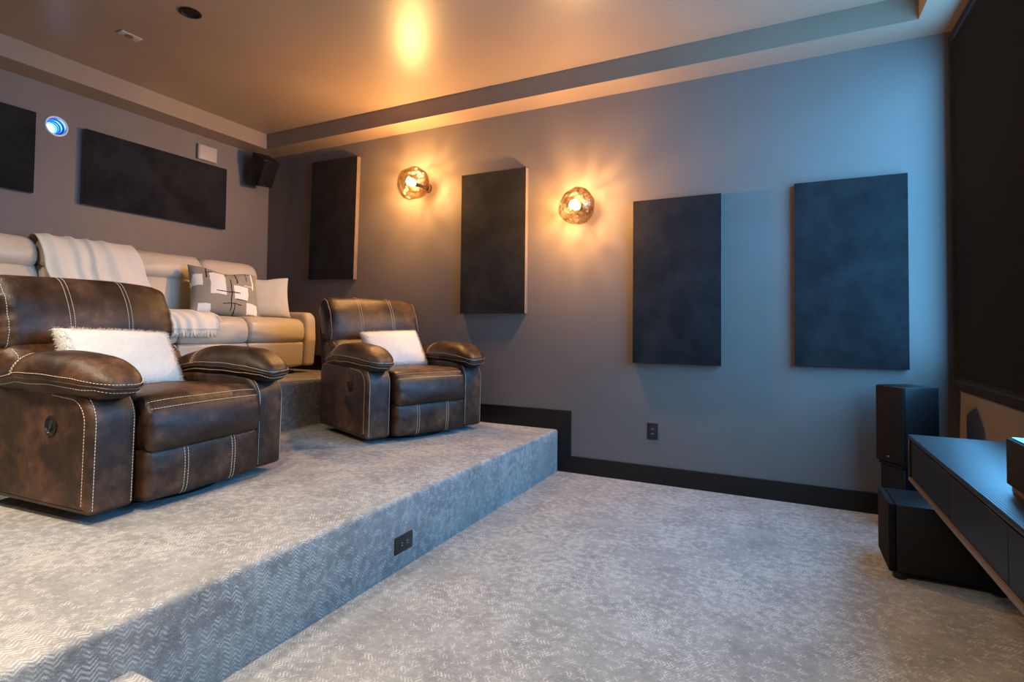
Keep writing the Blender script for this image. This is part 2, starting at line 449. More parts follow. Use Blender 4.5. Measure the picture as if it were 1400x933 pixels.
# back wall, pierced by the projector porthole
PY, PZ, PR = 2.142, 2.672, .068
mb = MB(); n = 40; ring = []; sq = []
for k in range(n):
    a = 2*PI*k/n; c, s = math.cos(a), math.sin(a); q = .15/max(abs(c), abs(s)); ring.append((XB, PY+PR*c, PZ+PR*s)); sq.append((XB, PY+q*c, PZ+q*s))
mb.add(ring+sq, [(k, (k+1) % n, n+(k+1) % n, n+k) for k in range(n)])
ya, yb, za, zb = PY-.15, PY+.15, PZ-.15, PZ+.15
for y0, y1, z0, z1 in ((YN, ya, 0, ZC+.1), (yb, D, 0, ZC+.1), (ya, yb, 0, za), (ya, yb, zb, ZC+.1)):
    mb.add([(XB, y0, z0), (XB, y1, z0), (XB, y1, z1), (XB, y0, z1)], [(0, 1, 2, 3)])
mb.add([(XB-.3, YN, 0), (XB-.3, D, 0), (XB-.3, D, ZC+.1), (XB-.3, YN, ZC+.1)], [(0, 1, 2, 3)])
struct(mb.build('wall_back', M_WALL, smooth=False))
# tray ceiling: raised field, its upright faces, and the lower soffit band around it
IX0, IX1, IY0, IY1 = XB+.253, .722, YN+.24, D-.242
ce = MB().box(IX0-.02, IX1+.02, IY0-.02, IY1+.02, ZC, ZC+.1).build('ceiling', M_CEIL, smooth=False); struct(ce, 'satin brown tray ceiling')
def soffit(name, x0, x1, y0, y1):
    o = MB().box(x0, x1, y0, y1, ZS, ZC+.1).build(name, M_CEIL, ce, smooth=False); return o
soffit('soffit', XB, XS, IY1, D); soffit('soffit', XB, XS, YN, IY0)
soffit('soffit', XB, IX0, IY0, IY1); soffit('soffit', IX1, XS, IY0, IY1)

# baseboards: dark boards that step up with the platforms, each board a part
def boards(name, lst, label):
    e = bpy.data.objects.new(name, None); C.objects.link(e); struct(e, label)
    for b in lst: MB().bbox(*b, .003, 1).build('board', M_BASE, e)
BT = .018
def mitre(name, poly, parent):
    """board cut to a polygon in the xz plane on the side wall"""
    n = len(poly); mb = MB()
    mb.add([(x, D-BT, z) for x, z in poly]+[(x, D, z) for x, z in poly], [tuple(range(n)), tuple(range(n, 2*n))[::-1]]+[(k, (k+1) % n, n+(k+1) % n, n+k) for k in range(n)])
    return mb.build(name, M_BASE, parent, smooth=False)
bs = bpy.data.objects.new('baseboard_side', None); C.objects.link(bs); struct(bs, 'dark baseboard stepping up the side wall with the platforms')
bw, bh = .105, .128
mitre('board', [(X1+.001, 0), (XS, 0), (XS, bh), (X1+bw, bh)], bs)
mitre('board', [(X1, .001), (X1+bw-.001, bh+.001), (X1+bw-.001, Z1+.15), (X1, Z1+.0)], bs)
mitre('board', [(X2, Z1), (X1-.001, Z1), (X1+bw-.001, Z1+.151), (X2+bw, Z1+.151)], bs)
mitre('board', [(X2, Z1+.001), (X2+bw-.001, Z1+.152), (X2+bw-.001, Z2+.15), (X2, Z2)], bs)
mitre('board', [(XB, Z2), (X2-.001, Z2), (X2+bw-.001, Z2+.151), (XB, Z2+.151)], bs)
boards('baseboard_back', [(XB, XB+BT, YN, D-BT, Z2, Z2+.13)], 'dark baseboard behind the sofa')
boards('baseboard_front', [(XS-BT, XS, YN, D-BT, 0, .128)], 'dark baseboard under the screen')

# ------------------------------------------------------------------ downlights
def downlight(x, y, lit, label):
    t = thing('recessed_light', label, 'ceiling light', (x, y, ZC), group=None)
    MB().lathe([(.062, -.001), (.064, -.006), (.05, -.009), (.046, -.004), (.044, .0)], 32).build('trim_ring', M_BLACK, t)
    mb = MB().lathe([(.045, -.0035), (.03, -.002), (.001, -.0015)], 32); mb.build('lens', M_LENSOFF if not lit else M_CANFILL, t)
    if lit:
        area('added_ceiling_fill', (x, y, ZC-.02), (0, 0, 0), .22, .22, FILL_W, (1.0, .82, .62) if x < -2 else (1.0, .85, .66), 'DISK', math.radians(115))
M_LENSOFF = mat('unlit_lamp', (.006, .005, .004), .4, .2)
M_CANFILL = emis('added_fill_lamp', (1, .86, .7), 6)
downlight(-3.367, 2.112, False, 'small dark round recessed ceiling light, unlit')
for k, (x, y) in enumerate(((-3.9, .35), (-2.2, .3), (-1.2, .45), (-.9, -.45))):  # unseen ceiling lamps added as general fill for the room
    downlight(x, y, True, 'added unseen ceiling fill light %s' % ('above the hidden end of the sofa', 'above the left brown recliner side', 'above the open carpet', 'nearest the near wall')[k])

# ------------------------------------------------------------------ acoustic panels
def panel(x0, x1, z0, z1, label, group, tilt=0):
    t = thing('acoustic_panel', label, 'panel', ((x0+x1)/2, D, (z0+z1)/2), (0, tilt, 0), group)
    hx, hz = (x1-x0)/2, (z1-z0)/2
    MB().bbox(-hx, hx, -.05, -.046, -hz, hz, .0018, 1).build('fabric_face', M_PANEL, t)
    mb = MB().box(-hx+.001, hx-.001, -.046, 0, -hz+.001, hz-.001); mb.build('frame', M_PANELEDGE, t, smooth=False)
panel(-4.357, -3.750, 1.606, 2.824, 'dark suede wall panel nearest the back corner, left of both glass sconces', 'side wall acoustic panels', math.radians(1.2))
panel(-2.528, -1.902, 1.262, 2.481, 'dark brown suede wall panel hanging between the two glass sconces', 'side wall acoustic panels')
panel(-1.004, -.380, .890, 2.106, 'dark suede wall panel above the black wall outlet', 'side wall acoustic panels')
panel(.075, .696, .909, 2.122, 'blue-lit dark suede wall panel next to the screen', 'side wall acoustic panels')
def bpanel(y0, y1, z0, z1, label):
    t = thing('acoustic_panel', label, 'panel', (XB, (y0+y1)/2, (z0+z1)/2), (0, 0, 0), 'back wall acoustic panels')
    hy, hz = (y1-y0)/2, (z1-z0)/2
    MB().bbox(.046, .05, -hy, hy, -hz, hz, .0018, 1).build('fabric_face', M_PANEL, t)
    MB().box(0, .046, -hy+.001, hy-.001, -hz+.001, hz-.001).build('frame', M_PANELEDGE, t, smooth=False)
bpanel(2.316, 3.554, 2.098, 2.707, 'wide dark suede panel on the back wall under the small square box')
bpanel(.76, 1.995, 2.11, 2.72, 'wide dark suede panel on the back wall running out of the frame beside the porthole')

# ------------------------------------------------------------------ glass sconces
BULB_R = .030
area4 = 4*PI*BULB_R**2
M_BULB.node_tree.nodes['Principled BSDF'].inputs['Emission Strength'].default_value = WARM_W/area4/PI
def sconce(x, z, rad, seed, label):
    t = thing('wall_sconce', label, 'wall lamp', (x+.05, D, z-.02), group='glass wall sconces')
    MB().lathe([(.001, 0), (.044, 0), (.046, -.006), (.044, -.014), (.03, -.020), (.022, -.05), (.001, -.052)], 32, 'Y').build('wall_mount', M_BRASS, t)
    MB().lathe([(.001, -.05), (.016, -.05), (.018, -.09), (.015, -.170), (.034, -.174), (.036, -.181), (.001, -.184)], 20, 'Y', (-.035, 0, .012)).build('holder_with_shade_cap', M_BRASS, t)  # wide end cap added to shade the wall behind the bulb
    b = bmesh.new(); bmesh.ops.create_icosphere(b, subdivisions=5, radius=1); mb = MB(); b.verts.ensure_lookup_table()
    cx, cy, cz = -.045, -.150, .018
    for v in b.verts:
        d = v.co.normalized(); k = 1+.14*noise.noise(d*1.0+Vector((seed, 0, 0)))+.05*noise.noise(d*2.2+Vector((0, seed, 0)))
        p = d*rad*k
        mb.v.append((cx+p.x, cy+p.y*.9, cz+p.z))
    b.verts.index_update(); mb.f = [tuple(v.index for v in f.verts) for f in b.faces]; b.free()
    mb.build('glass_globe', M_GLASS, t)
    b = bmesh.new(); bmesh.ops.create_icosphere(b, subdivisions=3, radius=BULB_R); mb = MB()
    b.verts.index_update(); mb.add([(v.co.x-.045, v.co.y*1.2-.205, v.co.z+.018) for v in b.verts], [tuple(v.index for v in f.verts) for f in b.faces]); b.free()
    mb.build('bulb', M_BULB, t)
M_BRASS = mat('dark_bronze', (.10, .06, .03), .3, .5, .9)
sconce(-2.975, 2.440, .150, 3.1, 'melted amber glass wall lamp nearer the back corner, higher of the two')
sconce(-1.425, 2.090, .142, 8.4, 'melted amber glass wall lamp nearer the screen, lower of the two')

# ------------------------------------------------------------------ projector porthole, sensor box, ceiling plate, corner speaker
t = thing('projector_porthole', 'round blue-glowing projector port set in the back wall', 'projector', (XB, PY, PZ))
MB().lathe([(PR-.004, -.02), (PR-.004, .006), (PR+.000, .011), (PR+.007, .010), (PR+.011, .0)], 48, 'X').build('trim_ring', M_RING, t)
MB().lathe([(PR-.004, .004), (PR-.006, -.03), (PR-.014, -.034), (PR-.015, -.062), (PR-.022, -.066), (PR-.023, -.10)], 48, 'X').build('barrel', M_RECESS, t)
MB().lathe([(PR-.022, -.085), (PR-.026, -.080), (PR-.030, -.085), (PR-.032, -.11), (.001, -.12)], 48, 'X').build('lens_ring', M_RECESS, t)
MB().lathe([(.031, -.098), (.020, -.088), (.001, -.084)], 40, 'X').build('lens', M_LENS, t)
t = thing('sensor_box', 'small square pale plastic box on the back wall above the wide panel', 'wall box', (XB, 3.36, 2.815))
MB().bbox(0, .034, -.097, .097, -.075, .072, .010, 3).build('housing', M_OFFWHITE, t)
MB().bbox(.033, .038, -.088, .088, -.066, .063, .003, 2).build('cover', M_OFFWHITE, t)
t = thing('ceiling_plate', 'small pale rectangular plate with a round lens on the ceiling', 'ceiling plate', (-4.020, 2.104, ZC))
MB().bbox(-.038, .038, -.066, .066, -.006, 0, .002, 2).build('plate', M_OFFWHITE, t)
MB().lathe([(.026, -.004), (.027, -.010), (.020, -.013), (.001, -.0135)], 24).build('lens', mat('brown_lens', (.14, .08, .05), .3), t)
for s in (-1, 1): MB().lathe([(.005, -.005), (.0045, -.0085), (.0005, -.009)], 12, at=(0, s*.048, 0)).build('screw', M_CHROME, t)
def bookshelf_faces(t, w_, h_, d_, logo=True):
    """cabinet with cloth front; local front is +x"""
    MB().bbox(-d_/2, d_/2-.012, -w_/2, w_/2, -h_/2, h_/2, .004, 2).build('cabinet', M_SUB, t)
    gr = MB().bbox(d_/2-.012, d_/2, -w_/2+.003, w_/2-.003, -h_/2+.003, h_/2-.003, .004, 2).build('grille', M_GRILLE, t)
    return gr
def ringmesh(r, y, z, x):
    return MB().tube([(x, y+r*math.cos(a*2*PI/28), z+r*math.sin(a*2*PI/28)) for a in range(28)], .003, 6, True)
t = thing('surround_speaker', 'small black loudspeaker tilted down from the back ceiling corner', 'speaker', (-4.821, 3.828, 2.747))
t.rotation_euler = (Matrix.Rotation(math.radians(1.7), 4, 'Z') @ Matrix.Rotation(math.radians(31.4), 4, 'Y') @ Matrix.Rotation(math.radians(6), 4, 'X')).to_euler()
gr = bookshelf_faces(t, .178, .283, .207)
ringmesh(.058, 0, -.04, .1035).build('woofer_rim', M_GRILLE, gr); ringmesh(.024, 0, .075, .1035).build('tweeter_rim', M_GRILLE, gr)
MB().bbox(.1025, .1055, -.012, .006, -.125, -.117, .001, 1).build('badge', M_CHROME, t)
MB().tube([(-.10, 0, .0), (-.115, 0, .05)], .016, 10).build('wall_bracket', M_BLACKMETAL, t)

# ------------------------------------------------------------------ outlets
def outlet(t, flip):
    """plate in local xz with the front on -y"""
    MB().bbox(-.039, .039, -.007, 0, -.060, .060, .003, 2).build('plate', M_PLASTIC, t)
    b = MB().bbox(-.018, .018, -.0095, -.006, -.036, .036, .002, 2).build('socket_block', M_PLASTIC, t)
    for z in (.018, -.018):
        for x in (-.006, .006):
            MB().box(x-.0016, x+.0016, -.0102, -.0094, z-.005, z+.005).build('slot', M_SLOT, b, smooth=False)
M_SLOT = mat('pale_metal_slot', (.38, .40, .42), .4, .5)
t = thing('wall_outlet', 'black wall outlet under the panels on the side wall', 'outlet', (-.863, D, .383)); outlet(t, 0)
t = thing('riser_outlet', 'black outlet set sideways in the blue carpeted platform front', 'outlet', (X1, 2.093, .120), (0, 0, PI/2)); 
MB().bbox(-.066, .066, -.007, 0, -.040, .040, .003, 2).build('plate', M_PLASTIC, t)
b = MB().bbox(-.038, .038, -.0095, -.006, -.019, .019, .002, 2).build('socket_block', M_PLASTIC, t)
for x in (-.02, .02):
    for z in (-.006, .006): MB().box(x-.004, x+.004, -.0102, -.0094, z-.0012, z+.0012).build('slot', M_SLOT, b, smooth=False)

# ------------------------------------------------------------------ projection screen
t = thing('projection_screen', 'huge black projection screen in a velvet frame on the right wall', 'screen', (XS, 2.15, 1.865))
hy, z0, z1 = 1.89, -1.054, 1.055
MB().box(-.032, -.028, -hy+.05, hy-.05, z0+.05, z1-.05).build('screen_surface', M_SCREEN, t, smooth=False)
fp = fillet([(0, 0, .002), (-.049, .0, .014), (-.049, .05, .02), (-.030, .075, .004), (0, .075, .002)], 4)   # (x, inward)
n = len(fp)
def frame_side(a, b, ia, ib):
    """straight frame length from corner a to b; ia, ib the inward diagonal at each end (y, z)"""
    vs = [(x, a[0]+i*ia[0], a[1]+i*ia[1]) for x, i in fp]+[(x, b[0]+i*ib[0], b[1]+i*ib[1]) for x, i in fp]
    return MB().add(vs, [(k, (k+1) % n, n+(k+1) % n, n+k) for k in range(n)]+[tuple(range(n)), tuple(range(n, 2*n))])
cs = [(hy, z0), (hy, z1), (-hy, z1), (-hy, z0)]; dg = [(-1, 1), (-1, -1), (1, -1), (1, 1)]
for k in range(4): frame_side(cs[k], cs[(k+1) % 4], dg[k], dg[(k+1) % 4]).build('frame_bar', M_VELVET, t)

# ------------------------------------------------------------------ front speaker, stand, subwoofer
ang = math.radians(180+33)                       # faces -x and -y
L = Vector((-math.sin(math.radians(33)), math.cos(math.radians(33)))) # along the front face, away from the camera
Rv = Vector((math.cos(math.radians(33)), math.sin(math.radians(33))))
Mc = Vector((.600, 3.663)); cen = Mc+L*.10+Rv*.11
t = thing('front_speaker', 'tall black loudspeaker with cloth front on a stand behind the subwoofer', 'speaker', (cen.x, cen.y, .612), (0, 0, ang))
bookshelf_faces(t, .20, .438, .22)
MB().bbox(.109, .113, -.014, .002, -.187, -.179, .001, 1).build('badge', M_CHROME, t)
t = thing('speaker_stand', 'black box stand under the tall front loudspeaker', 'stand', (cen.x, cen.y, 0), (0, 0, ang))
MB().bbox(-.10, .10, -.092, .092, .375, .392, .003, 1).build('top_plate', M_BLACK, t)
MB().bbox(-.085, .092, -.085, .085, .02, .375, .004, 1).build('column', M_BLACK, t)
MB().bbox(-.11, .10, -.098, .098, 0, .02, .004, 1).build('base_plate', M_BLACK, t)
t = thing('subwoofer', 'squat black box subwoofer standing on the carpet below the speaker', 'subwoofer', (.66, 3.215, 0))
MB().bbox(-.19, .22, -.155, .155, .032, .342, .006, 2).build('cabinet', M_SUB, t)
MB().bbox(-.22, -.192, -.155, .155, .032, .342, .006, 2).build('grille', M_GRILLE, t)
for x in (-.175, .185):
    for y in (-.125, .125): MB().lathe([(.001, 0), (.026, 0), (.028, .004), (.028, .028), (.022, .033), (.001, .033)], 20, at=(x, y, 0)).build('foot', M_PLASTIC, t)

# ------------------------------------------------------------------ media console and the speaker on it
t = thing('media_console', 'long low black oak media console floating along the screen wall', 'console', (.725, 2.105, .469))
CL, CD, CH = .915, .215, .207       # half length, half depth, height
MB().bbox(-CD, CD, -CL, CL, CH-.018, CH, .003, 2).build('top', M_OAK, t)
MB().bbox(-CD, CD, -CL, CL, 0, .018, .003, 2).build('bottom', M_WOODEDGE, t)
for s in (1, -1): MB().bbox(-CD, CD, s*CL-(.018 if s > 0 else 0), s*CL+(.018 if s < 0 else 0), .018, CH-.018, .002, 1).build('side_panel', M_OAK, t)
MB().box(CD-.012, CD-.002, -CL+.018, CL-.018, .018, CH-.018).build('back_panel', M_BLACK, t, smooth=False)
ys = [CL-.020, .275, -.275, -CL+.020]
for k in range(3):
    d = MB().bbox(-CD+.008, -CD+.028, ys[k+1]+.0018, ys[k]-.0018, .0195, CH-.030, .0015, 1).build('drawer', M_DOOR, t)
    MB().box(-CD+.026, -CD+.3, ys[k+1]+.03, ys[k]-.03, .025, CH-.05).build('drawer_box', M_BLACK, d, smooth=False)
for y in (-.6, .6): MB().bbox(CD-.03, CD+.004, y-.06, y+.06, .02, .18, .003, 1).build('wall_bracket', M_BLACKMETAL, t)
t = thing('center_speaker', 'dark wooden box speaker with glossy top lying on the console', 'speaker', (.725, 1.87, .676))
MB().bbox(-.123, .13, -.22, .225, .022, .158, .004, 2).build('cabinet', mat('dark_brown_vinyl', (.012, .0085, .007), .25, .5), t)
MB().bbox(-.135, -.123, -.215, .22, .022, .155, .003, 2).build('grille', M_GRILLE, t)
MB().bbox(-.125, .12, -.205, .215, 0, .022, .004, 2).build('plinth', M_WOODEDGE, t)

# ------------------------------------------------------------------ recliners
def make_recliner():
    t = thing('recliner', '', 'armchair', (0, 0, 0))
    st = MB()
    # upholstered sides
    for s in (-1, 1):
        y0, y1 = (.315, .503) if s > 0 else (-.503, -.315)
        pr = Prof(fillet([(-.29, .055, .02), (.455, .044, .018), (.465, .525, .13), (.2, .545, .3), (-.29, .525, .08)], 9), y0, y1, .022, .022, .006, 8, 5)
        o = pr.mb().build('side_panel', M_BROWN, t, angle=60)
        ta, tb = pr.near(.22, .545), pr.near(.455, .05)
        def run(y, inf=.0012):
            a, b = ta, tb
            if abs(a-b) > .5: b += 1 if b < a else -1
            return [pr.P(a+(b-a)*k/60, y, inf) for k in range(61)]
        yo, yi = s*.484, s*.334
        dashes(st, run(yo)); dashes(st, run(yi))
        # seam on the outer face, following the front edge
        a, b = ta, tb
        if abs(a-b) > .5: b += 1 if b < a else -1
        dashes(st, [Vector((p.x, s*.5042, p.z)) for p in (pr.P(a+(b-a)*k/60, (y0+y1)/2, -.034-pr.crown) for k in range(59))])
        # welt between the two seams
    # recline handle in a round cup on the outer side
    mb = MB().lathe([(.040, -.500), (.041, -.508), (.034, -.510), (.031, -.5045), (.001, -.5042)], 28, 'Y', (0, 0, 0))
    mb.v = [(x*.95+.215, y, z+.385) for x, y, z in mb.v]
    hc = mb.build('recline_handle_cup', M_PLASTIC, t)
    MB().tube([(.232, -.511, .405), (.236, -.516, .385), (.228, -.516, .366), (.205, -.516, .364), (.200, -.512, .372)], .005, 8).build('lever', mat('dark_grey_plastic', (.03, .03, .03), .3), hc)
    # seat cushion with its rolled front
    pr = Prof(catmull([(-.26, .30), (-.27, .42), (-.22, .475), (.0, .488), (.2, .492), (.36, .492), (.44, .480), (.484, .452), (.512, .40), (.522, .33), (.510, .275), (.47, .262), (.30, .27), (.0, .27)], 6), -.306, .306, .035, .035, .012, 20, 5, .008, 2.0)
    pr.mb().build('seat_cushion', M_BROWN, t, angle=70)
    for dz in ((.470, .466), (.495, .440)):
        tt = pr.near(*dz); dashes(st, [pr.P(tt, -.285+.57*k/50, .002) for k in range(51)])
    # footrest
    pr = Prof(catmull([(.36, .06), (.36, .25), (.44, .266), (.492, .256), (.506, .20), (.504, .12), (.494, .062), (.46, .046)], 6), -.302, .302, .028, .028, .010, 14, 5, .004, 5.0)
    pr.mb().build('footrest', M_BROWN, t, angle=70)
    for y in (-.135, -.118, .118, .135):
        a, b = pr.near(.47, .262), pr.near(.48, .05)
        if abs(a-b) > .5: b += 1 if b < a else -1
        dashes(st, [pr.P(a+(b-a)*k/40, y, .002) for k in range(41)])
    # backrest: bulging top pad, lumbar pad, shell behind
    top = Prof(catmull([(-.345, .685), (-.322, .72), (-.315, .78), (-.330, .86), (-.365, .945), (-.41, 1.005), (-.455, 1.026), (-.50, 1.018), (-.528, .975), (-.525, .90), (-.50, .80), (-.46, .70), (-.40, .680)], 5), -.435, .435, .085, .065, .018, 22, 7, .011, 9.0)
    top.mb().build('headrest', M_BROWN, t, angle=75)
    for y in (-.155, -.135, .135, .155):
        a, b = top.near(-.345, .69), top.near(-.50, 1.018)
        if abs(a-b) > .5: b += 1 if b < a else -1
        dashes(st, [top.P(a+(b-a)*k/40, y, .002) for k in range(41)])
    a, b = top.near(-.345, .69), top.near(-.50, 1.018)
    if abs(a-b) > .5: b += 1 if b < a else -1
    for y in (-.400, .400): dashes(st, [top.P(a+(b-a)*k/40, y, .002) for k in range(41)])
    lum = Prof(catmull([(-.215, .40), (-.205, .48), (-.215, .56), (-.245, .635), (-.290, .685), (-.34, .70), (-.43, .69), (-.42, .55), (-.37, .40), (-.30, .37)], 5), -.425, .425, .06, .05, .012, 20, 6, .011, 4.0)
    lum.mb().build('lumbar_cushion', M_BROWN, t, angle=75)
    a, b = lum.near(-.215, .42), lum.near(-.30, .69)
    if abs(a-b) > .5: b += 1 if b < a else -1
    for y in (-.155, -.135, .135, .155, -.395, .395): dashes(st, [lum.P(a+(b-a)*k/30, y, .002) for k in range(31)])
    sh = Prof(fillet([(-.30, .16, .03), (-.36, .36, .2), (-.45, .70, .1), (-.50, .975, .03), (-.545, .965, .03), (-.515, .70, .2), (-.42, .20, .05), (-.35, .13, .03)], 5), -.425, .425, .05, .04, 0, 6, 5)
    sh.mb().build('back_shell', M_BROWN, t, angle=70)
    # padded arms
    for s in (-1, 1):
        def df(v, u, s=s):
            x = v.x; f = (x+.41)/.82
            taper = 1-.30*max(0, .45-f)/.45
            dr = .018*math.sin(max(0, min(1, f))*PI)-.035*max(0, .35-f)/.35-.022*max(0, f-.82)/.18
            wz = 1+.12*math.sin(f*PI)
            wr = noise.noise(Vector((x*7, v.y*9+s*5, v.z*9)))*.006
            return (x+.125, v.y*taper+s*.408+s*.012*math.sin(f*PI), v.z*taper*wz+.572+dr+wr)
        so = Soft((.405, .118, .076), (.16, .085, .0755), (0, .006, .012), df, 12, 7)
        so.mb().build('armrest', M_BROWN, t, angle=80)
        MB().tube([so.P((1 if abs(c_) > abs(s_) and c_ > 0 else 0, 0, 0)) if 0 else so.P((max(-1, min(1, 1.42*c_)), max(-1, min(1, 1.42*s_)), -.16), .0015) for c_, s_ in ((math.cos(a_*2*PI/96), math.sin(a_*2*PI/96)) for a_ in range(96))], .0035, 6, True).build('welt', M_BROWN, t)
        for zz in (.10, -.40):
            dashes(st, [so.P((max(-1, min(1, 1.42*math.cos(q))), max(-1, min(1, 1.42*math.sin(q))), zz), .002) for q in (a_*2*PI/160 for a_ in range(161))])
        for xx in (-.36, -.40):
            dashes(st, [so.P((xx, max(-1, min(1, 1.42*math.cos(q))), max(-1, min(1, 1.42*math.sin(q)))), .002) for q in (s*0+(PI*k/40) for k in range(41))])
    st = st.build('stitching', M_THREAD, t, smooth=False); st['kind'] = 'stuff'; st['label'] = 'cream double stitching'
    # swivel base
    MB().tube([(.31*math.cos(a*2*PI/40)+.10, .31*math.sin(a*2*PI/40), .013) for a in range(40)], .013, 10, True).build('swivel_ring', M_BLACKMETAL, t)
    MB().lathe([(.001, .0), (.05, 0), (.05, .05), (.09, .06), (.09, .12), (.001, .12)], 20, at=(.08, 0, 0)).box(-.21, .41, -.02, .02, .012, .03).box(.06, .10, -.31, .31, .012, .03).build('pedestal', M_BLACKMETAL, t)
    MB().box(-.25, .40, -.30, .30, .075, .30).build('seat_box', M_BLACK, t, smooth=False)
    return t
r1 = make_recliner()
r1['label'] = 'large brown leather recliner nearest the camera, with a white plush pillow'
r1.location = (-2.953, 1.644, Z1); r1.rotation_euler = (0, 0, math.radians(5.0)); r1['group'] = 'brown leather recliners'
r2 = copy_tree(r1)
r2['label'] = 'brown leather recliner by the side wall, under the sconces'
r2.location = (-2.756, 3.470, Z1); r2.rotation_euler = (0, 0, math.radians(-20.5))

# ------------------------------------------------------------------ pillows
def pillow_mb(w_, h_, th, pinch=.06, n=22, seed=0, dent=0.0, pw=.42):
    mb = MB(); vs = []; fs = []
    def pt(u, v, s):
        k = max(0, (1-u*u)*(1-v*v))**pw
        x = u*w_/2*(1-pinch*(1-v*v)); y = v*h_/2*(1-pinch*(1-u*u))
        if dent and v > 0: y -= dent*h_*max(0, v)*math.exp(-(u/.45)**2)
        z = s*th/2*k
        nz = noise.noise(Vector((u*2+seed, v*2, s)))*.012*(1-max(abs(u), abs(v))**4)
        return (x, y, z+nz)
    def gp(k): return math.sin(PI/2*(2*k/n-1))
    for s in (1, -1):
        for a in range(n+1):
            for b in range(n+1): vs.append(pt(gp(a), gp(b), s))
        o = 0 if s > 0 else (n+1)**2
        for a in range(n):
            for b in range(n):
                i = o+a*(n+1)+b; q = (i, i+n+1, i+n+2, i+1); fs.append(q if s > 0 else q[::-1])
    mb.add(vs, fs)
    b = bmesh.new(); me = bpy.data.meshes.new('tmp'); me.from_pydata(mb.v, [], mb.f); b.from_mesh(me)
    bmesh.ops.remove_doubles(b, verts=b.verts, dist=1e-5); b.verts.index_update()
    r = MB().add([v.co[:] for v in b.verts], [[v.index for v in f.verts] for f in b.faces]); b.free(); bpy.data.meshes.remove(me)
    return r
def orient(loc, face, up, roll=0):
    """local z -> face direction, local y -> up"""
    z = Vector(face).normalized(); y = (Vector(up)-z*Vector(up).dot(z)).normalized(); x = y.cross(z)
    M = Matrix((x, y, z)).transposed().to_4x4() @ Matrix.Rotation(roll, 4, 'Z'); M.translation = loc; return M
def fur(me, parent, count, length, seed, hw, hh):
    rnd = random.Random(seed); me.calc_loop_triangles(); tris = [t for t in me.loop_triangles if max(abs(t.center.x)/hw, abs(t.center.y)/hh) > .84]
    ar = [t.area for t in tris]; mb = MB()
    for t in rnd.choices(tris, ar, k=count):
        a, b = rnd.random(), rnd.random()
        if a+b > 1: a, b = 1-a, 1-b
        v = [me.vertices[i].co for i in t.vertices]; p = v[0]+(v[1]-v[0])*a+(v[2]-v[0])*b
        nn = (t.normal*1.0+Vector((rnd.uniform(-1, 1), rnd.uniform(-1.2, .6), rnd.uniform(-1, 1)))*.9).normalized()
        x = nn.orthogonal().normalized(); x.rotate(Matrix.Rotation(rnd.uniform(0, 6.3), 3, nn))
        ln = length*rnd.uniform(.5, 1.2); d2 = (nn+Vector((0, -.5, 0))).normalized()
        w2 = .0011; q = p+nn*ln*.55; e = q+d2*ln*.45
        mb.add([p-x*w2, p+x*w2, q+x*w2*.7, q-x*w2*.7, e], [(0, 1, 2, 3), (3, 2, 4)])
    o = mb.build('fur', M_FUR, parent, smooth=False); o['kind'] = 'stuff'; return o
def plush(chair, dx, dy, dz, face, up, roll, w_, h_, label, seed):
    M = Matrix.LocRotScale(chair.location, chair.rotation_euler, None) @ orient((dx, dy, dz), face, up, roll)
    mb = pillow_mb(w_, h_, .15, .035, 18, seed)
    o = mb.build('lumbar_pillow', M_FURBASE, angle=80); o.matrix_world = M; tag(o, label, 'pillow', 'white plush pillows')
    fur(o.data, o, 4500, .017, seed, w_/2, h_/2)
    return o
plush(r1, -.085, -.03, .625, (.80, 0, .50), (-.5, 0, .8), math.radians(-3), .56, .34, 'white plush oblong pillow on the large nearest recliner', 1)
plush(r2, -.085, .03, .625, (.80, 0, .50), (-.5, 0, .8), math.radians(2), .52, .33, 'white plush oblong pillow on the recliner by the side wall', 2)

